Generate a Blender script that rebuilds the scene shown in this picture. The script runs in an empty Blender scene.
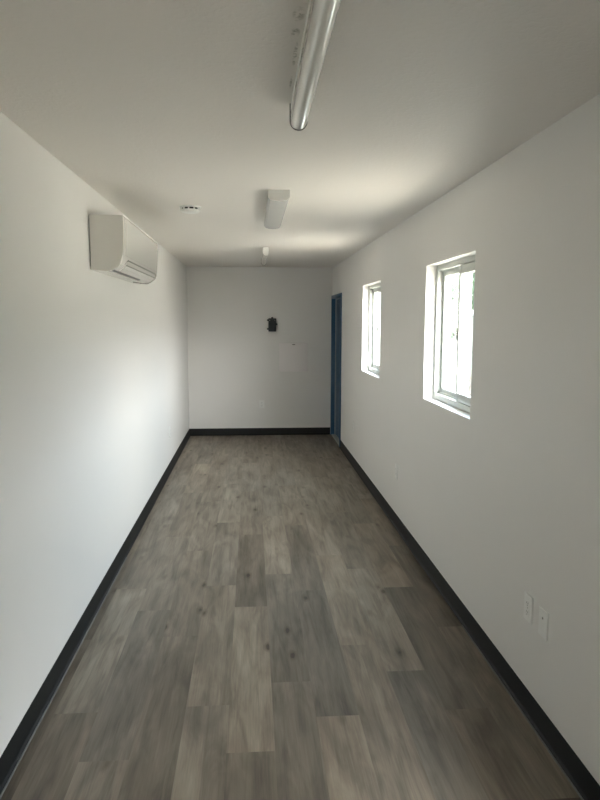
import bpy, bmesh, math, random
from mathutils import Vector, Matrix
random.seed(7)
PI = math.pi
S = bpy.context.scene
C = S.collection

# ------------------------------------------------------------------ sizes (metres)
A, B, L, H = -0.917, 1.1751, 9.6005, 2.44       # left wall, right wall, far wall, ceiling
YB = -1.1                                       # wall behind the camera
WT = 0.15                                       # wall thickness
HB = 0.105                                      # baseboard height

# ------------------------------------------------------------------ materials
def new_mat(name):
    m = bpy.data.materials.new(name); m.use_nodes = True
    nt = m.node_tree
    return m, nt, nt.nodes['Principled BSDF']

def plain(name, col, rough=0.5, metal=0.0, bump=0.0, bscale=200.0, vary=0.0, coat=0.0, detail=3.0):
    m, nt, p = new_mat(name)
    p.inputs['Base Color'].default_value = (*col, 1)
    p.inputs['Roughness'].default_value = rough
    p.inputs['Metallic'].default_value = metal
    p.inputs['Coat Weight'].default_value = coat
    tc = nt.nodes.new('ShaderNodeTexCoord')
    no = nt.nodes.new('ShaderNodeTexNoise'); no.inputs['Scale'].default_value = bscale
    no.inputs['Detail'].default_value = detail
    nt.links.new(tc.outputs['Object'], no.inputs['Vector'])
    if bump:
        b = nt.nodes.new('ShaderNodeBump'); b.inputs['Strength'].default_value = bump
        b.inputs['Distance'].default_value = 0.002
        nt.links.new(no.outputs['Fac'], b.inputs['Height'])
        nt.links.new(b.outputs['Normal'], p.inputs['Normal'])
    if vary:
        n2 = nt.nodes.new('ShaderNodeTexNoise'); n2.inputs['Scale'].default_value = 3.0
        nt.links.new(tc.outputs['Object'], n2.inputs['Vector'])
        mx = nt.nodes.new('ShaderNodeMix'); mx.data_type = 'RGBA'
        mx.inputs['A'].default_value = (*[c * (1 - vary) for c in col], 1)
        mx.inputs['B'].default_value = (*[min(1, c * (1 + vary)) for c in col], 1)
        nt.links.new(n2.outputs['Fac'], mx.inputs['Factor'])
        nt.links.new(mx.outputs['Result'], p.inputs['Base Color'])
    return m

M_wall = plain('painted_wall', (0.84, 0.825, 0.795), 0.42, bump=0.22, bscale=150, vary=0.012)
M_white = plain('white_plastic', (0.90, 0.90, 0.87), 0.3)
M_gloss = plain('glossy_white_plastic', (0.80, 0.78, 0.73), 0.12, coat=0.5)
M_vinyl = plain('window_vinyl', (0.62, 0.64, 0.60), 0.35)
M_lens = plain('acrylic_lens', (0.78, 0.78, 0.74), 0.10, coat=0.6)
M_lensmat = plain('frosted_lens', (0.66, 0.66, 0.64), 0.22)
M_steel = plain('painted_fixture_steel', (0.80, 0.80, 0.77), 0.3)
M_base = plain('black_vinyl_base', (0.006, 0.0065, 0.006), 0.5, bump=0.1, bscale=60)
M_base.node_tree.nodes['Principled BSDF'].inputs['Specular IOR Level'].default_value = 0.25
M_toe_strip = plain('grey_toe_strip', (0.13, 0.135, 0.125), 0.45)
M_dark = plain('dark_recess', (0.015, 0.015, 0.015), 0.6)
M_slot = plain('slot_black', (0.02, 0.02, 0.02), 0.7)
M_seam = plain('seam_grey', (0.10, 0.095, 0.085), 0.6)
M_blue = plain('blue_door_paint', (0.012, 0.075, 0.16), 0.35, bump=0.05, bscale=90)
M_alu = plain('brushed_aluminium', (0.62, 0.62, 0.60), 0.3, metal=0.9)
M_rubber = plain('grey_weatherstrip', (0.42, 0.44, 0.43), 0.5)
M_box = plain('dark_grey_plastic', (0.018, 0.025, 0.027), 0.5, bump=0.1, bscale=80)
M_panel = plain('painted_metal_panel', (0.90, 0.865, 0.85), 0.4, bump=0.05)
M_screw = plain('screw_metal', (0.5, 0.5, 0.48), 0.35, metal=0.8)

def ceiling_mat():
    m, nt, p = new_mat('textured_ceiling'); N = nt.nodes.new; K = nt.links.new
    tc = N('ShaderNodeTexCoord')
    no = N('ShaderNodeTexNoise'); no.inputs['Scale'].default_value = 55; no.inputs['Detail'].default_value = 4
    K(tc.outputs['Object'], no.inputs['Vector'])
    r = N('ShaderNodeValToRGB'); r.color_ramp.elements[0].position = 0.50; r.color_ramp.elements[1].position = 0.62
    K(no.outputs['Fac'], r.inputs['Fac'])
    b = N('ShaderNodeBump'); b.inputs['Strength'].default_value = 0.35; b.inputs['Distance'].default_value = 0.0015
    K(r.outputs['Color'], b.inputs['Height']); K(b.outputs['Normal'], p.inputs['Normal'])
    p.inputs['Roughness'].default_value = 0.55
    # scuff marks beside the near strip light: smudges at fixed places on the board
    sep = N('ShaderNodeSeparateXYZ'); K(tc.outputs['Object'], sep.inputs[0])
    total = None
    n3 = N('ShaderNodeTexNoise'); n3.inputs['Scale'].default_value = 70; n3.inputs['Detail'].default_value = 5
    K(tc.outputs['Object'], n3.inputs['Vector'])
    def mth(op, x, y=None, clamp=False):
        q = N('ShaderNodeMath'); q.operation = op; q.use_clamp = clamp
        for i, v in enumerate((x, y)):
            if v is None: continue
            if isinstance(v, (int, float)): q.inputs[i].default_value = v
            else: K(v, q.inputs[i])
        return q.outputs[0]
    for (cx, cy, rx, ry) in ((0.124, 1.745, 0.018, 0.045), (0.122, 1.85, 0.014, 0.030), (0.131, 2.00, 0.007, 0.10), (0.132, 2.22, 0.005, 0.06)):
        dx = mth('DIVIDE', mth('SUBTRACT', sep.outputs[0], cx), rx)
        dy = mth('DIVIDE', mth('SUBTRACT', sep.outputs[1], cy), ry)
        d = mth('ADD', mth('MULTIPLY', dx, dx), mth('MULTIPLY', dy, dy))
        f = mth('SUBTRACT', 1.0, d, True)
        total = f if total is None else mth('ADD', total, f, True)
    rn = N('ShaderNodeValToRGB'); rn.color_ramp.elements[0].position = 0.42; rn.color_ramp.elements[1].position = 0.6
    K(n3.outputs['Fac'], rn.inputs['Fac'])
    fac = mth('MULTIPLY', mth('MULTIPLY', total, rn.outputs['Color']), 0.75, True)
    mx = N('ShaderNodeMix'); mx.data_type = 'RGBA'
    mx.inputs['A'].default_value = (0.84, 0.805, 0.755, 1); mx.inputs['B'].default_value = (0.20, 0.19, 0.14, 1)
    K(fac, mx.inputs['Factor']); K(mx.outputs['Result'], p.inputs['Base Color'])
    return m
M_ceil = ceiling_mat()

def floor_mat():
    m, nt, p = new_mat('grey_oak_planks'); N = nt.nodes.new; K = nt.links.new
    uv = N('ShaderNodeUVMap'); uv.uv_map = 'plank'
    at = N('ShaderNodeAttribute'); at.attribute_name = 'tone'
    def mp(sx, sy):
        q = N('ShaderNodeMapping'); q.inputs['Scale'].default_value = (sx, sy, 1); K(uv.outputs[0], q.inputs[0]); return q.outputs[0]
    def ns(vec, sc, det=4, dist=0.0, rough=0.55):
        q = N('ShaderNodeTexNoise'); q.inputs['Scale'].default_value = sc; q.inputs['Detail'].default_value = det
        q.inputs['Distortion'].default_value = dist; q.inputs['Roughness'].default_value = rough; K(vec, q.inputs['Vector']); return q.outputs['Fac']
    def rmp(f, stops):
        q = N('ShaderNodeValToRGB'); e = q.color_ramp.elements
        e[0].position, e[0].color = stops[0][0], (*stops[0][1], 1); e[1].position, e[1].color = stops[-1][0], (*stops[-1][1], 1)
        for ps, c in stops[1:-1]:
            x = e.new(ps); x.color = (*c, 1)
        K(f, q.inputs['Fac']); return q.outputs['Color']
    def mixc(f, x, y, mode='MIX'):
        q = N('ShaderNodeMix'); q.data_type = 'RGBA'; q.blend_type = mode
        if isinstance(f, float): q.inputs['Factor'].default_value = f
        else: K(f, q.inputs['Factor'])
        for n_, v in (('A', x), ('B', y)):
            if isinstance(v, tuple): q.inputs[n_].default_value = (*v, 1)
            else: K(v, q.inputs[n_])
        return q.outputs['Result']
    broad = ns(mp(1.0, 0.22), 9.0, 4, 0.8)            # cloudy patches
    cath = ns(mp(1.0, 0.075), 26.0, 3, 0.8)            # long figure
    fine = ns(mp(1.0, 0.03), 160.0, 3)                # fine grain
    c1 = rmp(broad, [(0.30, (0.128, 0.107, 0.083)), (0.50, (0.196, 0.167, 0.130)), (0.70, (0.262, 0.226, 0.177))])
    c2 = rmp(cath, [(0.30, (0.72, 0.71, 0.70)), (0.5, (1, 1, 1)), (0.72, (1.10, 1.10, 1.09))])
    c3 = rmp(fine, [(0.3, (0.88, 0.88, 0.88)), (0.7, (1.09, 1.09, 1.09))])
    col = mixc(1.0, mixc(1.0, c1, c2, 'MULTIPLY'), c3, 'MULTIPLY')
    # knots
    vo = N('ShaderNodeTexVoronoi'); vo.inputs['Scale'].default_value = 1.0; K(mp(6.6, 2.6), vo.inputs['Vector'])
    wob = N('ShaderNodeMath'); wob.operation = 'MULTIPLY_ADD'; K(ns(mp(1, 0.35), 30.0, 4), wob.inputs[0]); wob.inputs[1].default_value = 0.14
    K(vo.outputs['Distance'], wob.inputs[2])
    vo2 = N('ShaderNodeTexVoronoi'); vo2.inputs['Scale'].default_value = 1.0; K(mp(3.3, 0.9), vo2.inputs['Vector'])
    sm = rmp(vo2.outputs['Distance'], [(0.05, (0.72, 0.70, 0.67)), (0.22, (0.90, 0.89, 0.88)), (0.42, (1, 1, 1))])   # smoky smears round the knots
    col = mixc(1.0, col, sm, 'MULTIPLY')
    kn = rmp(wob.outputs[0], [(0.125, (0.30, 0.25, 0.21)), (0.155, (0.66, 0.62, 0.58)), (0.25, (1, 1, 1))])
    col = mixc(1.0, col, kn, 'MULTIPLY')
    col = mixc(1.0, col, at.outputs['Color'], 'MULTIPLY')
    K(col, p.inputs['Base Color'])
    rr = N('ShaderNodeMapRange'); K(cath, rr.inputs['Value']); rr.inputs['To Min'].default_value = 0.50; rr.inputs['To Max'].default_value = 0.36
    K(rr.outputs[0], p.inputs['Roughness'])
    p.inputs['Specular IOR Level'].default_value = 0.4
    b = N('ShaderNodeBump'); b.inputs['Strength'].default_value = 0.12; b.inputs['Distance'].default_value = 0.001
    K(cath, b.inputs['Height']); K(b.outputs['Normal'], p.inputs['Normal'])
    return m
M_floor = floor_mat()

def glass_mat():
    m = bpy.data.materials.new('window_glass'); m.use_nodes = True
    nt = m.node_tree; nt.nodes.clear(); N = nt.nodes.new; K = nt.links.new
    o = N('ShaderNodeOutputMaterial'); mx = N('ShaderNodeMixShader'); t = N('ShaderNodeBsdfTransparent'); g = N('ShaderNodeBsdfGlossy')
    t.inputs['Color'].default_value = (0.965, 0.972, 0.960, 1); g.inputs['Roughness'].default_value = 0.02
    lw = N('ShaderNodeLayerWeight'); pw = N('ShaderNodeMath'); pw.operation = 'POWER'; pw.inputs[1].default_value = 5.0
    ma = N('ShaderNodeMath'); ma.operation = 'MULTIPLY_ADD'; ma.inputs[1].default_value = 0.85; ma.inputs[2].default_value = 0.03
    lw.inputs['Blend'].default_value = 0.5; K(lw.outputs['Facing'], pw.inputs[0]); K(pw.outputs[0], ma.inputs[0])
    K(ma.outputs[0], mx.inputs[0]); K(t.outputs[0], mx.inputs[1]); K(g.outputs[0], mx.inputs[2]); K(mx.outputs[0], o.inputs[0])
    return m
M_glass = glass_mat()

def ground_mat():
    m, nt, p = new_mat('pale_concrete_yard'); N = nt.nodes.new; K = nt.links.new
    tc = N('ShaderNodeTexCoord')
    n1 = N('ShaderNodeTexNoise'); n1.inputs['Scale'].default_value = 0.35; n1.inputs['Detail'].default_value = 6
    K(tc.outputs['Object'], n1.inputs['Vector'])
    r = N('ShaderNodeValToRGB'); e = r.color_ramp.elements
    e[0].position, e[0].color = 0.35, (0.52, 0.42, 0.31, 1); e[1].position, e[1].color = 0.65, (0.66, 0.54, 0.41, 1)
    K(n1.outputs['Fac'], r.inputs['Fac']); K(r.outputs['Color'], p.inputs['Base Color'])
    p.inputs['Roughness'].default_value = 0.9
    return m
M_ground = ground_mat()
M_grass = plain('grass_verge', (0.055, 0.075, 0.03), 0.95, vary=0.4)
M_stucco = plain('exterior_stucco', (0.10, 0.095, 0.085), 0.85, bump=0.4, bscale=40)
M_roof = plain('roof_membrane', (0.35, 0.34, 0.33), 0.8)
M_leaf = plain('green_leaves', (0.04, 0.07, 0.022), 0.55, vary=0.3)
M_bark = plain('brown_bark', (0.13, 0.10, 0.07), 0.9, bump=0.6, bscale=30)
M_galv = plain('galvanised_steel', (0.07, 0.07, 0.07), 0.45, metal=0.3)
M_wood = plain('weathered_timber', (0.07, 0.06, 0.05), 0.8, vary=0.15)

# ------------------------------------------------------------------ mesh helpers
def add_box(bm, x0, x1, y0, y1, z0, z1, bev=0.0, seg=2, mi=0):
    vs = [bm.verts.new((x, y, z)) for x in (x0, x1) for y in (y0, y1) for z in (z0, z1)]
    idx = ((0, 1, 3, 2), (4, 6, 7, 5), (0, 4, 5, 1), (2, 3, 7, 6), (0, 2, 6, 4), (1, 5, 7, 3))
    fs = [bm.faces.new([vs[i] for i in f]) for f in idx]
    for f in fs: f.material_index = mi
    if bev:
        es = list({e for f in fs for e in f.edges})
        bmesh.ops.bevel(bm, geom=es, offset=bev, segments=seg, affect='EDGES', profile=0.5)

def add_prism_y(bm, prof, y0, y1):
    """closed outline of (x, z) pushed from y0 to y1"""
    a = [bm.verts.new((x, y0, z)) for x, z in prof]; b = [bm.verts.new((x, y1, z)) for x, z in prof]
    n = len(prof); fs = [bm.faces.new(a), bm.faces.new(list(reversed(b)))]
    for i in range(n):
        j = (i + 1) % n; fs.append(bm.faces.new((a[j], a[i], b[i], b[j])))
    return a, b, fs

def add_lathe(bm, prof, org=(0, 0, 0), axis='Z', n=32):
    """profile of (radius, height) turned about an axis"""
    rings = []
    for r, h in prof:
        ring = []
        for k in range(n):
            t = 2 * PI * k / n; u, v = r * math.cos(t), r * math.sin(t)
            q = {'Z': (u, v, h), 'X': (h, u, v), 'Y': (u, h, v)}[axis]
            ring.append(bm.verts.new(Vector(q) + Vector(org)))
        rings.append(ring)
    for a, b in zip(rings, rings[1:]):
        for k in range(n): bm.faces.new((a[k], a[(k + 1) % n], b[(k + 1) % n], b[k]))
    bm.faces.new(list(reversed(rings[0]))); bm.faces.new(rings[-1])

def add_tube(bm, p0, p1, r0, r1=None, n=12):
    r1 = r0 if r1 is None else r1
    p0, p1 = Vector(p0), Vector(p1); d = (p1 - p0).normalized()
    u = d.cross(Vector((0, 0, 1)) if abs(d.z) < 0.9 else Vector((1, 0, 0))).normalized(); v = d.cross(u)
    a = [bm.verts.new(p0 + r0 * (math.cos(2 * PI * k / n) * u + math.sin(2 * PI * k / n) * v)) for k in range(n)]
    b = [bm.verts.new(p1 + r1 * (math.cos(2 * PI * k / n) * u + math.sin(2 * PI * k / n) * v)) for k in range(n)]
    for k in range(n): bm.faces.new((a[k], b[k], b[(k + 1) % n], a[(k + 1) % n]))
    bm.faces.new(a); bm.faces.new(list(reversed(b)))

def obj(name, bm, mats, parent=None, smooth=None, kind=None):
    bmesh.ops.recalc_face_normals(bm, faces=bm.faces)
    me = bpy.data.meshes.new(name); bm.to_mesh(me); bm.free()
    for m in (mats if isinstance(mats, (list, tuple)) else [mats]): me.materials.append(m)
    if smooth is not None:
        me.shade_smooth(); me.set_sharp_from_angle(angle=math.radians(smooth))
    o = bpy.data.objects.new(name, me); C.objects.link(o)
    if parent:
        o.parent = parent                     # parent location set before; mesh is in world metres
        o.location = -parent.location
    if kind: o['kind'] = kind
    return o

def box_obj(name, dims, mat, parent=None, bev=0.0, kind=None, seg=2):
    bm = bmesh.new(); add_box(bm, *dims, bev=bev, seg=seg)
    return obj(name, bm, mat, parent, 35 if bev else None, kind)

def thing(name, loc, label=None, cat=None, group=None, kind=None):
    o = bpy.data.objects.new(name, None); C.objects.link(o); o.location = loc; o.empty_display_size = 0.1
    if label: o['label'] = label; o['category'] = cat
    if group: o['group'] = group
    if kind: o['kind'] = kind
    return o

def copy_tree(root, loc, label=None, group=None, rotz=0.0):
    r = root.copy(); C.objects.link(r); r.location = loc; r.rotation_euler = (0, 0, rotz)
    if label: r['label'] = label
    if group: r['group'] = group
    def kids(src, dst):
        for ch in [o for o in bpy.data.objects if o.parent == src and o.name != dst.name]:
            c = ch.copy(); C.objects.link(c); c.parent = dst; kids(ch, c)
    kids(root, r)
    return r

def holed_wall(name, axis, p, t, u0, u1, z0, z1, holes, mat, kind='structure'):
    """wall sheet from p to t (thickness) across an axis with rectangular holes (u0,u1,z0,z1)"""
    us = sorted({u0, u1, *[h[0] for h in holes], *[h[1] for h in holes]})
    zs = sorted({z0, z1, *[h[2] for h in holes], *[h[3] for h in holes]})
    def solid(i, j):
        if i < 0 or j < 0 or i >= len(us) - 1 or j >= len(zs) - 1: return False
        cu, cz = (us[i] + us[i + 1]) / 2, (zs[j] + zs[j + 1]) / 2
        return not any(h[0] < cu < h[1] and h[2] < cz < h[3] for h in holes)
    bm = bmesh.new(); cache = {}
    def V(s, i, j):
        k = (s, i, j)
        if k not in cache:
            q = (t if s else p)
            cache[k] = bm.verts.new((q, us[i], zs[j]) if axis == 'X' else (us[i], q, zs[j]))
        return cache[k]
    for i in range(len(us) - 1):
        for j in range(len(zs) - 1):
            if not solid(i, j): continue
            for s in (0, 1): bm.faces.new([V(s, i, j), V(s, i + 1, j), V(s, i + 1, j + 1), V(s, i, j + 1)])
            if not solid(i - 1, j): bm.faces.new([V(0, i, j), V(0, i, j + 1), V(1, i, j + 1), V(1, i, j)])
            if not solid(i + 1, j): bm.faces.new([V(0, i + 1, j), V(0, i + 1, j + 1), V(1, i + 1, j + 1), V(1, i + 1, j)])
            if not solid(i, j - 1): bm.faces.new([V(0, i, j), V(0, i + 1, j), V(1, i + 1, j), V(1, i, j)])
            if not solid(i, j + 1): bm.faces.new([V(0, i, j + 1), V(0, i + 1, j + 1), V(1, i + 1, j + 1), V(1, i, j + 1)])
    return obj(name, bm, mat, kind=kind)

# ------------------------------------------------------------------ room shell
WZ0, WZ1 = 1.1498, 2.0455
WIN = [(3.4396, 4.4118, WZ0, WZ1), (5.9844, 6.952, WZ0, WZ1), (0.72, 1.60, 0.30, 0.80)]   # third, low one is added unseen behind the camera to light the near walls
DY0, DY1, DZ = 8.567, 9.596, 2.040
holes = list(WIN) + [(DY0 + 0.045, DY1 - 0.03, 0.0, DZ - 0.045)]
holed_wall('wall_right', 'X', B, B + WT, YB, L, 0.0, H, holes, M_wall)
box_obj('wall_left', (A - WT, A, YB, L, 0, H), M_wall, kind='structure')
box_obj('wall_far', (A - WT, B + WT, L, L + WT, 0, H), M_wall, kind='structure')
BACK = [(0.10, 0.50, 0.0, 0.40)]  # unseen opening, added to let low light in behind the camera
holed_wall('wall_back', 'Y', YB - WT, YB, A - WT, B + WT, 0.0, H, BACK, M_wall)
box_obj('ceiling', (A - WT, B + WT, YB - WT, L + WT, H, H + 0.2), M_ceil, kind='structure')

# floor: plank rows, every plank its own tone and its own stretch of grain, one mesh
seams = [A, -0.855, -0.670, -0.482, -0.295, -0.108, 0.082, 0.265, 0.450, 0.640, 0.826, 1.018, B]
joint = [4.695, 4.03, 2.385, 4.70, 4.045, 3.72, 2.89, 2.61, 3.22, 2.95, 3.944, 3.39]
PL = 1.322
tones = {  # (row, number of planks beyond the joint) -> how light the plank is drawn
    (5, -1): 1.28, (5, -2): 0.86, (5, 0): 0.74, (5, 1): 0.95, (4, -1): 1.10, (4, -2): 1.12, (4, 0): 0.98, (4, 1): 1.16,
    (3, -1): 0.92, (3, -2): 0.84, (3, 0): 1.05, (2, 0): 0.84, (2, -1): 1.12, (2, 1): 0.97, (2, 3): 1.2, (2, 2): 0.85, (1, -1): 1.12, (1, -2): 0.86, (1, 0): 0.88,
    (0, -1): 0.75, (0, -2): 0.75, (0, 0): 1.0, (6, 0): 0.84, (6, -1): 0.86, (6, 1): 1.12, (6, 2): 0.95, (7, -1): 1.08, (7, 0): 0.80, (7, 1): 0.84,
    (7, -2): 1.0, (8, -1): 1.10, (8, 0): 1.14, (8, 1): 1.12, (8, 2): 1.08, (9, -1): 0.80, (9, 0): 1.14, (9, 1): 0.84, (9, 2): 1.05, (10, -1): 0.72, (10, -2): 0.70,
    (10, 0): 1.06, (10, 1): 0.84, (11, -1): 0.98, (11, -2): 0.60, (11, 0): 0.62, (11, 1): 0.85}
TS = lambda t: 1 + (t - 1) * 1.0
bm = bmesh.new(); uvl = bm.loops.layers.uv.new('plank'); tl = bm.loops.layers.float_color.new('tone')
G = 0.0
for r in range(12):
    x0, x1 = seams[r] + G, seams[r + 1] - G
    k0 = int(math.floor((YB - joint[r]) / PL)); k1 = int(math.ceil((L - joint[r]) / PL))
    for k in range(k0, k1 + 1):
        y0, y1 = max(YB, joint[r] + k * PL) + G, min(L, joint[r] + (k + 1) * PL) - G
        if y1 <= y0: continue
        rv = random.Random(r * 100 + k); t = tones.get((r, k), rv.uniform(0.89, 1.09)); w = rv.uniform(-0.01, 0.045)
        f = bm.faces.new([bm.verts.new(q) for q in ((x0, y0, 0), (x1, y0, 0), (x1, y1, 0), (x0, y1, 0))])
        ou, ov = rv.uniform(0, 50), rv.uniform(0, 50); f.material_index = 0
        for lp in f.loops:
            lp[uvl].uv = (lp.vert.co.x - x0 + ou, lp.vert.co.y - y0 + ov); lp[tl] = (TS(t) * (1 + w), TS(t), TS(t) * (1 - w), 1)
add_box(bm, A - WT, B + WT, YB - WT, L + WT, -0.15, -0.0008, mi=1)
obj('floor', bm, [M_floor, M_dark], kind='structure')

# black cove baseboards with a thin lighter grey strip along the toe
def base_prof(s, x):
    return [(x, 0), (x + s * 0.018, 0), (x + s * 0.017, 0.003), (x + s * 0.009, 0.008), (x + s * 0.005, 0.016), (x + s * 0.004, HB - 0.004), (x + s * 0.002, HB), (x, HB)]
bm = bmesh.new(); add_prism_y(bm, base_prof(1, A), YB, L); obj('baseboard_left', bm, M_base, smooth=40, kind='structure')
bm = bmesh.new(); add_prism_y(bm, base_prof(-1, B), YB, DY0); obj('baseboard_right', bm, M_base, smooth=40, kind='structure')
bm = bmesh.new(); add_prism_y(bm, [(-q[0], q[1]) for q in base_prof(1, 0)], A + 0.004, B - 0.016)
for v in bm.verts: v.co = Vector((v.co.y, L + v.co.x, v.co.z))
obj('baseboard_far', bm, M_base, smooth=40, kind='structure')
for nm, x, s, ye in (('trim_1', A + 0.018, 1, 4.6), ('trim_2', B - 0.018, -1, 3.4)):
    bm = bmesh.new(); add_prism_y(bm, [(x - s * 0.0015, 0), (x + s * 0.005, 0), (x + s * 0.0035, 0.0025), (x, 0.0038), (x - s * 0.0015, 0.003)], YB, ye)
    obj(nm, bm, M_toe_strip, smooth=60, kind='structure')

# ------------------------------------------------------------------ windows (white vinyl sliders set deep in the wall)
def frame_bm(bm, x0, x1, y0, y1, z0, z1, w, bev=0.003, wb=None):
    wb = wb or w
    add_box(bm, x0, x1, y0, y0 + w, z0, z1, bev); add_box(bm, x0, x1, y1 - w, y1, z0, z1, bev)
    add_box(bm, x0 + 1e-4, x1 - 1e-4, y0 + w - .001, y1 - w + .001, z0, z0 + wb, bev); add_box(bm, x0 + 1e-4, x1 - 1e-4, y0 + w - .001, y1 - w + .001, z1 - w, z1, bev)

def make_window(n, y0, y1, WZ0, WZ1):
    r = thing('window_%d' % n, (B + 0.08, (y0 + y1) / 2, WZ0), kind='structure'); ym = (y0 + y1) / 2 - 0.03
    bm = bmesh.new(); frame_bm(bm, B + 0.068, B + WT + 0.01, y0, y1, WZ0, WZ1, 0.034, wb=0.040)
    # inner step of the frame and track ribs
    frame_bm(bm, B + 0.112, B + WT, y0 + 0.034, y1 - 0.034, WZ0 + 0.040, WZ1 - 0.034, 0.016, 0.002)
    add_box(bm, B + 0.098, B + 0.102, y0 + 0.034, y1 - 0.034, WZ0 + 0.038, WZ0 + 0.052)
    add_box(bm, B + 0.098, B + 0.102, y0 + 0.034, y1 - 0.034, WZ1 - 0.046, WZ1 - 0.032)
    obj('window_frame', bm, M_vinyl, r, 35)
    # fixed sash (far half, outer track)
    bm = bmesh.new(); frame_bm(bm, B + 0.106, B + 0.134, ym - 0.02, y1 - 0.036, WZ0 + 0.042, WZ1 - 0.036, 0.036)
    fs = obj('fixed_sash', bm, M_vinyl, r, 35)
    box_obj('glass_pane', (B + 0.118, B + 0.122, ym + 0.012, y1 - 0.068, WZ0 + 0.074, WZ1 - 0.068), M_glass, fs).location = (0, 0, 0)
    # sliding sash (near half, inner track)
    bm = bmesh.new(); frame_bm(bm, B + 0.070, B + 0.100, y0 + 0.036, ym + 0.028, WZ0 + 0.043, WZ1 - 0.037, 0.050)
    add_box(bm, B + 0.064, B + 0.071, ym - 0.018, ym + 0.004, WZ0 + 0.09, WZ1 - 0.08, 0.002)
    ss = obj('sliding_sash', bm, M_vinyl, r, 35)
    box_obj('glass_pane', (B + 0.083, B + 0.087, y0 + 0.076, ym - 0.012, WZ0 + 0.083, WZ1 - 0.077), M_glass, ss).location = (0, 0, 0)
    # cam latch on the meeting stile
    bm = bmesh.new(); zc = (WZ0 + WZ1) / 2
    add_box(bm, B + 0.060, B + 0.0722, ym + 0.004, ym + 0.024, zc - 0.035, zc + 0.035, 0.003)
    add_tube(bm, (B + 0.061, ym + 0.014, zc), (B + 0.050, ym + 0.014, zc), 0.011, 0.010, 16)
    add_box(bm, B + 0.046, B + 0.052, ym + 0.008, ym + 0.046, zc - 0.010, zc + 0.008, 0.002)
    obj('latch', bm, M_vinyl, r, 35)
    return r
for i, w_ in enumerate(WIN): make_window(i + 1, *w_)  # the last is the added light opening behind the camera

# ------------------------------------------------------------------ blue door in its steel frame, far end of the right wall
d = thing('door_1', (B, (DY0 + DY1) / 2, 0), kind='structure')
bm = bmesh.new(); px = B - 0.014; j0, j1 = DY0 + 0.045, DY1 - 0.03
add_box(bm, px, B + WT, DY0, j0 + 0.002, 0, DZ, 0.002)
add_box(bm, px, B + WT, j1 - 0.002, DY1, 0, DZ, 0.002)
add_box(bm, px + 1e-4, B + WT, DY0 + 0.03, DY1 - 0.02, DZ - 0.047, DZ - 1e-4, 0.002)
add_box(bm, B + 0.085, B + 0.10, j0, j0 + 0.016, 0, DZ - 0.045); add_box(bm, B + 0.085, B + 0.10, j1 - 0.016, j1, 0, DZ - 0.045)
add_box(bm, B + 0.085, B + 0.10, j0, j1, DZ - 0.061, DZ - 0.046)
obj('door_frame', bm, M_blue, d, 35)
leaf = box_obj('door_leaf', (B + 0.058, B + 0.084, j0 + 0.004, j1 - 0.005, 0.014, DZ - 0.050), M_blue, d, bev=0.002)
bm = bmesh.new(); add_box(bm, B + 0.044, B + 0.0578, j1 - 0.016, j1 - 0.002, 0.014, DZ - 0.050)
add_box(bm, B + 0.044, B + 0.0578, j0 + 0.002, j1 - 0.002, DZ - 0.058, DZ - 0.048)
obj('weatherstrip', bm, M_rubber, d)
bm = bmesh.new(); add_prism_y(bm, [(B - 0.004, 0.0), (B + 0.010, 0.010), (B + 0.10, 0.012), (B + WT, 0.0)], j0 + 0.002, j1 - 0.002)
obj('threshold', bm, M_alu, d)
bm = bmesh.new(); yh = j0 + 0.075
add_lathe(bm, [(0.032, 0), (0.032, -0.006), (0.012, -0.009), (0.012, -0.028)], (B + 0.058, yh, 0.98), 'X', 24)
add_box(bm, B + 0.024, B + 0.040, yh - 0.012, yh + 0.10, 0.970, 0.990, 0.004)
h_ = obj('door_handle', bm, M_alu, leaf, 35); h_.location = (0, 0, 0)

# ------------------------------------------------------------------ wall mounted air conditioner
Y0, Y1 = 3.89, 5.27
ac = thing('air_conditioner', (A, (Y0 + Y1) / 2, 1.96), 'white wall-mounted mini-split air conditioner high on the left wall', 'air conditioner')
prof = [(0.006, 1.963), (0.100, 1.957), (0.114, 1.959), (0.140, 1.971), (0.161, 1.985), (0.175, 1.999), (0.1825, 2.020), (0.1865, 2.05), (0.191, 2.11), (0.195, 2.18), (0.1975, 2.255), (0.194, 2.268), (0.185, 2.272), (0.006, 2.272)]
bm = bmesh.new(); a_, b_, fs = add_prism_y(bm, [(A + x, z) for x, z in prof], Y0, Y1)
front = [e for e in bm.edges if abs(e.verts[0].co.y - e.verts[1].co.y) < 1e-6 and min(e.verts[0].co.x, e.verts[1].co.x) > A + 0.17]
bmesh.ops.bevel(bm, geom=front, offset=0.040, segments=8, affect='EDGES', profile=0.5, clamp_overlap=True)
obj('body', bm, M_gloss, ac, 30)
def strip_on(p0, p1, off):
    """slab lying off a profile chord p0-p1 (outer side)"""
    (x0, z0), (x1, z1) = p0, p1; dx, dz = x1 - x0, z1 - z0; l = math.hypot(dx, dz); nx, nz = dz / l, -dx / l
    return [(A + x0 - nx * .003, z0 - nz * .003), (A + x0 + nx * off, z0 + nz * off), (A + x1 + nx * off, z1 + nz * off), (A + x1 - nx * .003, z1 - nz * .003)]
fp = [(0.1865, 2.052), (0.191, 2.11), (0.195, 2.18), (0.1975, 2.252)]
bm = bmesh.new()
add_prism_y(bm, [(A + x + 0.003, z) for x, z in fp] + [(A + x - 0.004, z) for x, z in reversed(fp)], Y0 + 0.060, Y1 - 0.065); obj('front_panel', bm, M_gloss, ac, 30)
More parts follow.
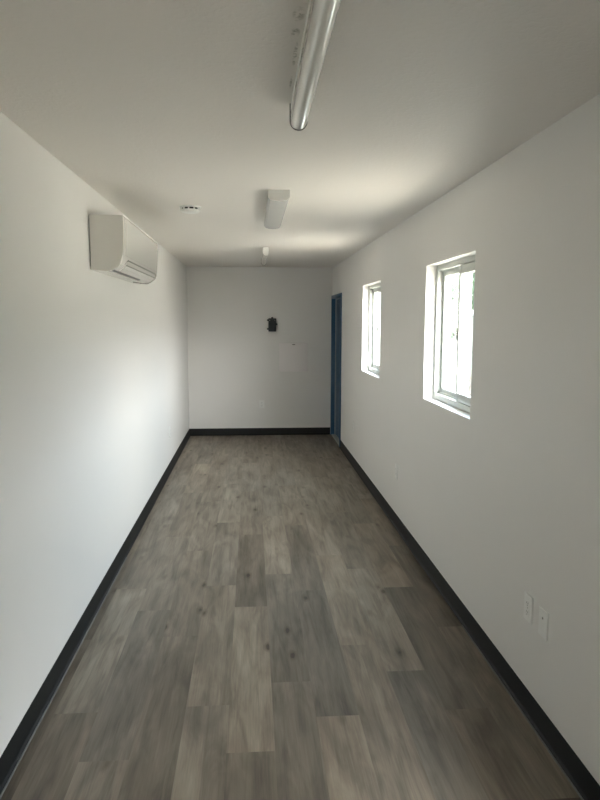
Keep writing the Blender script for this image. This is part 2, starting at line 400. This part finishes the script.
# dark joint round the discharge opening: along the front, then down and under at the far end
bm = bmesh.new()
add_prism_y(bm, strip_on((0.1835, 2.0265), (0.1845, 2.0345), 0.0028), Y0 + 0.17, Y1 - 0.095)
path = [(Y1 - 0.098, 0.184, 2.031), (Y1 - 0.075, 0.1825, 2.024), (Y1 - 0.062, 0.176, 2.004), (Y1 - 0.058, 0.160, 1.986), (Y1 - 0.055, 0.140, 1.9715), (Y1 - 0.06, 0.114, 1.9595), (Y1 - 0.12, 0.080, 1.958), (Y1 - 0.25, 0.045, 1.960)]
for (ya, xa, za), (yb, xb, zb) in zip(path, path[1:]): add_tube(bm, (A + xa, ya, za), (A + xb, yb, zb), 0.0038, n=8)
p0 = [(Y0 + 0.172, 0.184, 2.031), (Y0 + 0.13, 0.1805, 2.017), (Y0 + 0.11, 0.176, 2.003)]
for (ya, xa, za), (yb, xb, zb) in zip(p0, p0[1:]): add_tube(bm, (A + xa, ya, za), (A + xb, yb, zb), 0.0026, n=8)
obj('outlet_seam', bm, M_seam, ac)
bm = bmesh.new()
for q0, q1 in zip(prof[3:6], prof[4:7]): add_prism_y(bm, strip_on(q0, q1, 0.0035), Y0 + 0.13, Y1 - 0.10)
obj('louver', bm, M_gloss, ac)
bm = bmesh.new(); add_prism_y(bm, strip_on((0.1755, 2.000), (0.177, 2.0045), 0.0046), Y0 + 0.14, Y1 - 0.10)
obj('louver_joint', bm, M_seam, ac)
bm = bmesh.new(); add_prism_y(bm, strip_on((0.118, 1.9612), (0.130, 1.9665), 0.0022), Y0 + 0.03, Y1 - 0.45)
obj('air_slot', bm, M_slot, ac)
box_obj('gap_shade_plate', (A, A + 0.0065, Y0 + 0.02, Y1 - 0.02, 1.985, 2.255), M_dark, ac)  # near-black plate, its colour stands for the shadow in the gap at the wall

# ------------------------------------------------------------------ ceiling lights
def u_prof(xc, w, zt, zb, n=9, flat=0.0):
    """U section: straight sides and a rounded belly"""
    hw = w / 2; r = hw - flat; p = [(xc - hw, zt)]
    for k in range(n + 1):
        t = PI / 2 * k / n; p.append((xc - flat - r * math.cos(t), zb + (r * 1.0) * (1 - math.sin(t))))
    for k in range(n, -1, -1):
        t = PI / 2 * k / n; p.append((xc + flat + r * math.cos(t), zb + (r * 1.0) * (1 - math.sin(t))))
    p.append((xc + hw, zt)); return p
def strip_light(y0, y1, label):
    xc = 0.172; t = thing('strip_light', (xc, (y0 + y1) / 2, H), label, 'ceiling light', 'narrow strip lights on the ceiling')
    box_obj('housing', (xc - 0.029, xc + 0.029, y0 + 0.004, y1 - 0.004, H - 0.034, H), M_steel, t, bev=0.002)
    bm = bmesh.new(); add_prism_y(bm, u_prof(xc, 0.060, H - 0.032, H - 0.089), y0 + 0.004, y1 - 0.004); obj('diffuser', bm, M_lens, t, 30)
    for a, b in ((y0, y0 + 0.004), (y1 - 0.004, y1)):
        bm = bmesh.new(); add_prism_y(bm, u_prof(xc, 0.062, H, H - 0.0900), a, b); obj('end_cap', bm, M_steel, t, 30)
    for a in (y0 + 0.004, y1 - 0.0055):
        bm = bmesh.new(); add_prism_y(bm, u_prof(xc, 0.0640, H, H - 0.0915), a, a + 0.0015); obj('gasket', bm, M_cap, t, 30)
    return t
M_cap = plain('grey_end_cap', (0.12, 0.12, 0.11), 0.5)
sl = strip_light(1.21, 2.434, 'long narrow strip light with rounded clear-white lens, nearest the camera')
copy_tree(sl, (0.155, 7.61, H), 'small narrow strip light on the ceiling close to the far wall')
wl = thing('wraparound_light', (0.165, 4.58, H), 'wide white wraparound light in the middle of the ceiling', 'ceiling light')
box_obj('housing', (0.105, 0.228, 3.975, 5.185, H - 0.018, H), M_steel, wl, bev=0.002)
bm = bmesh.new(); add_prism_y(bm, [(0.103, H - 0.016), (0.104, H - 0.040), (0.116, H - 0.055), (0.140, H - 0.061), (0.166, H - 0.062), (0.192, H - 0.061), (0.217, H - 0.055), (0.229, H - 0.040), (0.230, H - 0.016)], 3.978, 5.182)
obj('diffuser', bm, M_lensmat, wl, 30)
for a, b in ((3.970, 3.9795), (5.1805, 5.19)):
    bm = bmesh.new(); add_prism_y(bm, [(0.102, H), (0.102, H - 0.042), (0.115, H - 0.057), (0.166, H - 0.064), (0.218, H - 0.057), (0.231, H - 0.042), (0.231, H)], a, b)
    obj('end_cap', bm, M_steel, wl, 30)

# ------------------------------------------------------------------ smoke detector
sd = thing('smoke_detector', (-0.405, 4.60, H), 'round white smoke detector on the ceiling beside the air conditioner', 'smoke detector')
bm = bmesh.new(); add_lathe(bm, [(0.072, H), (0.072, H - 0.006), (0.066, H - 0.010)], (-0.405, 4.60, 0), n=40); obj('base', bm, M_white, sd, 35)
bm = bmesh.new(); add_lathe(bm, [(0.056, H - 0.010), (0.056, H - 0.022)], (-0.405, 4.60, 0), n=40); obj('sensor_chamber', bm, M_dark, sd, 35)
bm = bmesh.new(); add_lathe(bm, [(0.063, H - 0.021), (0.064, H - 0.030), (0.056, H - 0.038), (0.030, H - 0.043), (0.008, H - 0.044)], (-0.405, 4.60, 0), n=40); obj('cover', bm, M_white, sd, 35)
for k in range(10):
    t = 2 * PI * k / 10 + 0.2; bm = bmesh.new(); add_box(bm, 0.052, 0.063, -0.0045, 0.0045, H - 0.0215, H - 0.0095)
    for v in bm.verts:
        x, y = v.co.x, v.co.y; v.co.x = -0.405 + x * math.cos(t) - y * math.sin(t); v.co.y = 4.60 + x * math.sin(t) + y * math.cos(t)
    obj('vent_rib', bm, M_white, sd)

# ------------------------------------------------------------------ outlets and plates; built facing +X at the origin, then turned
def plate_thing(name, label, cat, group=None, kind='duplex'):
    t = thing(name, (0, 0, 0), label, cat, group)
    box_obj('cover_plate', (0, 0.008, -0.038, 0.038, -0.0585, 0.0585), M_white, t, bev=0.0022, seg=3)
    if kind == 'duplex':
        for s in (-1, 1):
            z = s * 0.0195
            bm = bmesh.new(); add_box(bm, 0.0075, 0.0095, -0.0165, 0.0165, z - 0.0140, z + 0.0140, 0.0022, 3); rc = obj('receptacle', bm, M_white, t, 35)
            for ys, hh in ((-0.0063, 0.0042), (0.0063, 0.0034)):
                q = box_obj('slot', (0.0092, 0.0098, ys - 0.0012, ys + 0.0012, z + 0.003 - hh, z + 0.003 + hh), M_slot, rc)
            bm = bmesh.new(); add_lathe(bm, [(0.0024, 0.0092), (0.0024, 0.0098)], (0, 0, z - 0.0080), 'X', 14); obj('ground_hole', bm, M_slot, rc)
        bm = bmesh.new(); add_lathe(bm, [(0.0032, 0.0075), (0.0028, 0.0090)], (0, 0, 0), 'X', 14); obj('screw', bm, M_screw, t, 35)
    elif kind == 'blank':
        bm = bmesh.new(); add_lathe(bm, [(0.0055, 0.0075), (0.0055, 0.0095), (0.0030, 0.0100)], (0, 0, 0.022), 'X', 20); obj('jack', bm, M_screw, t, 35)
        bm = bmesh.new(); add_lathe(bm, [(0.0028, 0.0096), (0.0028, 0.0103)], (0, 0, 0.022), 'X', 14); obj('jack_hole', bm, M_slot, t)
        for z in (-0.0415, 0.0445):
            bm = bmesh.new(); add_lathe(bm, [(0.0030, 0.0075), (0.0026, 0.0088)], (0, 0, z), 'X', 14); obj('screw', bm, M_white, t, 35)
    return t
o1 = plate_thing('wall_outlet', 'white duplex outlet on the right wall nearest the camera, beside the jack plate', 'outlet', 'duplex outlets')
o1.location = (B, 2.600, 0.4635); o1.rotation_euler = (0, 0, PI)
copy_tree(o1, (B, 5.175, 0.4600), 'white wall outlet low on the right wall between the two windows', rotz=PI)
copy_tree(o1, (B, 7.46, 0.4600), 'small white wall outlet on the right wall just before the blue door', rotz=PI)
copy_tree(o1, (A, 7.29, 0.4500), 'white wall outlet low on the left wall toward its far end', rotz=0)
copy_tree(o1, (0.145, L, 0.4600), 'white wall outlet low on the far wall, below and left of the access panel', rotz=-PI / 2)
bp = plate_thing('jack_plate', 'blank white wall plate with one small jack hole, right of the near outlet', 'wall plate', kind='blank')
bp.location = (B + 0.0004, 2.4545, 0.4635); bp.rotation_euler = (0, 0, PI)

# ------------------------------------------------------------------ far wall: dark box and access panel
jb = thing('junction_box', (0.298, L, 1.515), 'small dark grey electrical box with lugs, high on the far wall', 'electrical box')
bm = bmesh.new(); add_box(bm, 0.245, 0.357, L - 0.050, L, 1.522, 1.712, 0.006, 2)
obj('box_body', bm, M_box, jb, 35)
bm = bmesh.new(); add_box(bm, 0.250, 0.352, L - 0.060, L - 0.048, 1.528, 1.698, 0.005, 2); obj('cover', bm, M_box, jb, 35)
for (x, z) in ((0.238, 1.686), (0.238, 1.560), (0.364, 1.628), (0.300, 1.719)):
    bm = bmesh.new(); add_lathe(bm, [(0.0135, L), (0.0135, L - 0.022), (0.010, L - 0.026)], (x, 0, z), 'Y', 18)
    obj('mounting_lug', bm, M_box, jb, 35)
for (x, z) in ((0.264, 1.684), (0.338, 1.684)):
    bm = bmesh.new(); add_lathe(bm, [(0.005, L - 0.0595), (0.005, L - 0.062)], (x, 0, z), 'Y', 12); obj('screw', bm, M_screw, jb, 35)
ap = thing('access_panel', (0.608, L, 0.938), 'square white access panel on the far wall beneath the dark box', 'access panel')
bm = bmesh.new(); add_box(bm, 0.399, 0.817, L - 0.016, L, 0.938, 1.356, 0.002); obj('panel_frame', bm, M_panel, ap, 35)
bm = bmesh.new(); add_box(bm, 0.414, 0.802, L - 0.024, L - 0.014, 0.953, 1.341, 0.002); pd = obj('panel_door', bm, M_panel, ap, 35)
bm = bmesh.new(); add_box(bm, 0.592, 0.632, L - 0.0265, L - 0.023, 1.328, 1.338, 0.001); q = obj('latch', bm, M_seam, pd, 35); q.location = (0, 0, 0)

# ------------------------------------------------------------------ outside: yard, gate, low lattice, shrubs, shed
box_obj('ground_yard', (-60, 90, -60, 120, -0.55, -0.45), M_ground, kind='structure')
box_obj('ground_field', (-30, 60, 13.0, 110, -0.449, -0.43), M_grass, kind='structure')
box_obj('trim_3', (A - WT, B + WT, YB - WT, L + WT, -0.45, -0.151), M_stucco, kind='structure')
box_obj('roof_slab', (A - WT - 0.15, B + WT + 0.15, YB - WT - 0.15, L + WT + 0.15, H + 0.201, H + 0.30), M_roof, kind='structure')

g = thing('yard_gate', (6.6, 21.5, -0.45), 'metal yard gate with bars and a top rail, seen through the near window', 'gate')
for x in (6.25, 8.4):
    bm = bmesh.new(); add_tube(bm, (x, 21.5, -0.45), (x, 21.5, 2.02), 0.045); obj('post', bm, M_galv, g, 35)
bm = bmesh.new(); add_tube(bm, (6.25, 21.5, 1.86), (8.4, 21.5, 1.86), 0.035); obj('top_rail', bm, M_galv, g, 35)
bm = bmesh.new(); add_tube(bm, (6.25, 21.5, 0.80), (8.4, 21.5, 0.80), 0.025); add_tube(bm, (6.25, 21.5, -0.2), (8.4, 21.5, -0.2), 0.025); obj('rails', bm, M_galv, g, 35)
bm = bmesh.new()
for k in range(1, 18): x = 6.25 + k * 0.12; add_tube(bm, (x, 21.5, -0.2), (x, 21.5, 0.80), 0.008, n=6)
obj('bars', bm, M_galv, g)

f = thing('timber_fence', (5.2, 17.0, -0.45), 'low weathered timber rail fence in the yard beyond the near window', 'fence')
for k in range(5):
    x = 4.3 + k * 0.75; box_obj('post', (x - 0.05, x + 0.05, 16.95, 17.05, -0.45, 0.42), M_wood, f, bev=0.005)
for z in (-0.22, 0.02, 0.26): box_obj('rail', (4.2, 7.4, 16.92, 16.95, z - 0.05, z + 0.05), M_wood, f, bev=0.004)

def tree(x, y, h, cr, label, n=2600):
    t = thing('leafy_tree', (x, y, -0.45), label, 'tree', 'trees beyond the yard'); rv = random.Random(int(x * 31 + y))
    bm = bmesh.new(); add_tube(bm, (x, y, -0.45), (x + 0.1, y, h * 0.55), 0.14, 0.08)
    for k in range(5):
        a = rv.uniform(0, 2 * PI); add_tube(bm, (x + 0.08, y, h * 0.4), (x + math.cos(a) * cr * .6, y + math.sin(a) * cr * .6, h * rv.uniform(.6, .85)), 0.06, 0.02, 8)
    obj('trunk', bm, M_bark, t, 40)
    bm = bmesh.new(); blobs = [(rv.uniform(-.6, .6) * cr, rv.uniform(-.6, .6) * cr, rv.uniform(-.5, .5) * h * .4, rv.uniform(.35, .6) * cr) for _ in range(9)]
    for k in range(n):
        bx_, by_, bz_, br = blobs[k % 9]
        dv = Vector((rv.gauss(0, 1), rv.gauss(0, 1), rv.gauss(0, 1))).normalized() * br * rv.uniform(.6, 1.05)
        c = Vector((x + bx_, y + by_, h * 0.62 + bz_)) + dv; s = rv.uniform(.07, .13)
        u = Vector((rv.gauss(0, 1), rv.gauss(0, 1), rv.gauss(0, 1))).normalized(); w = u.orthogonal().normalized()
        bm.faces.new([bm.verts.new(c + u * s), bm.verts.new(c + w * s * .5), bm.verts.new(c - u * s), bm.verts.new(c - w * s * .5)])
    obj('foliage', bm, M_leaf, t)
tree(10.6, 29.0, 4.6, 2.0, 'green leafy tree at the right edge of the near window view')
tree(9.0, 33.0, 2.6, 1.5, 'low green tree standing behind the metal yard gate')

sh = thing('storage_shed', (16, 42, -0.45), 'pale flat-roofed building far across the yard', 'building')
box_obj('shed_wall', (9.5, 22, 44, 50, -0.45, 2.2), M_stucco, sh)
box_obj('shed_roof', (9.2, 22.3, 43.7, 50.3, 2.2, 2.4), M_roof, sh)

# ------------------------------------------------------------------ daylight
w = bpy.data.worlds.new('World'); S.world = w; w.use_nodes = True
nt = w.node_tree; bg = nt.nodes['Background']
# bright hazy sky: near-white low down, soft blue overhead, a broad glow where the veiled sun stands
P_SKY, P_GLOW, P_SUN, P_GEL = 24.0, 50.0, 0.0, 0.40
N = nt.nodes.new; K = nt.links.new
tc = N('ShaderNodeTexCoord'); sx = N('ShaderNodeSeparateXYZ'); K(tc.outputs['Generated'], sx.inputs[0])
# radiance by height: a dim band of haze on the horizon, brighter cloud above it
rp = N('ShaderNodeValToRGB'); e = rp.color_ramp.elements
e[0].position, e[0].color = 0.075, (0.065, 0.068, 0.065, 1); e[1].position, e[1].color = 1.0, (0.56, 0.76, 1.0, 1)
for ps_, c_ in ((0.17, (0.87, 0.93, 1.0, 1)), (0.45, (0.70, 0.85, 1.0, 1))):
    q_ = e.new(ps_); q_.color = c_
K(sx.outputs[2], rp.inputs['Fac'])
gd = Vector((0.50, -0.80, P_GEL)).normalized()
dt = N('ShaderNodeVectorMath'); dt.operation = 'DOT_PRODUCT'; K(tc.outputs['Generated'], dt.inputs[0]); dt.inputs[1].default_value = gd
cl = N('ShaderNodeClamp'); K(dt.outputs['Value'], cl.inputs[0])
pw = N('ShaderNodeMath'); pw.operation = 'POWER'; pw.inputs[1].default_value = 5.0; K(cl.outputs[0], pw.inputs[0])
def scaled(col, k):
    q = N('ShaderNodeVectorMath'); q.operation = 'SCALE'; K(col, q.inputs[0])
    if isinstance(k, float): q.inputs['Scale'].default_value = k
    else: K(k, q.inputs['Scale'])
    return q.outputs[0]
gc = N('ShaderNodeRGB'); gc.outputs[0].default_value = (1.0, 0.96, 0.92, 1)
ad = N('ShaderNodeVectorMath'); ad.operation = 'ADD'
K(scaled(rp.outputs['Color'], P_SKY), ad.inputs[0]); K(scaled(scaled(gc.outputs[0], pw.outputs[0]), P_GLOW), ad.inputs[1])
K(ad.outputs[0], bg.inputs['Color']); bg.inputs['Strength'].default_value = 1.0

if P_SUN > 0:
    sun = bpy.data.lights.new('sun', 'SUN'); sun.energy = P_SUN; sun.angle = math.radians(0.6); sun.color = (1.0, 0.93, 0.80)
    so = bpy.data.objects.new('sun', sun); C.objects.link(so)
    so.rotation_euler = Vector((0.62, -0.12, -0.78)).to_track_quat('-Z', 'Y').to_euler(); so.location = (-10, 0, 12)

for (a, b, WZ0, WZ1) in WIN:                                    # portals: guide the sampler to the window openings, the added one too
    pl = bpy.data.lights.new('window_portal', 'AREA'); pl.shape = 'RECTANGLE'; pl.size = b - a; pl.size_y = WZ1 - WZ0
    pl.cycles.is_portal = True
    po = bpy.data.objects.new('window_portal', pl); C.objects.link(po)
    po.location = (B + WT + 0.02, (a + b) / 2, (WZ0 + WZ1) / 2); po.rotation_euler = Vector((-1, 0, 0)).to_track_quat('-Z', 'Z').to_euler()

# ------------------------------------------------------------------ camera
cd = bpy.data.cameras.new('camera'); co = bpy.data.objects.new('camera', cd); C.objects.link(co); S.camera = co
f_px, yaw, pit, roll, hc = 657.2868, 0.0736, 0.1199, 0.0023, 1.6773
cy, sy, cp, sp = math.cos(yaw), math.sin(yaw), math.cos(pit), math.sin(pit)
F = Vector((sy * cp, cy * cp, -sp)); R0 = Vector((cy, -sy, 0)); U0 = R0.cross(F)
Rv = math.cos(roll) * R0 + math.sin(roll) * U0; Uv = -math.sin(roll) * R0 + math.cos(roll) * U0
m = Matrix((Rv, Uv, -F)).transposed().to_4x4(); m.translation = Vector((0, 0, hc)); co.matrix_world = m
cd.sensor_fit = 'VERTICAL'; cd.sensor_height = 36; cd.sensor_width = 27; cd.lens = 36 * f_px / 800; cd.clip_start = 0.05

S.view_settings.view_transform = 'Standard'; S.view_settings.look = 'None'; S.view_settings.gamma = 1; S.view_settings.use_curve_mapping = False
S.view_settings.exposure = 0.03
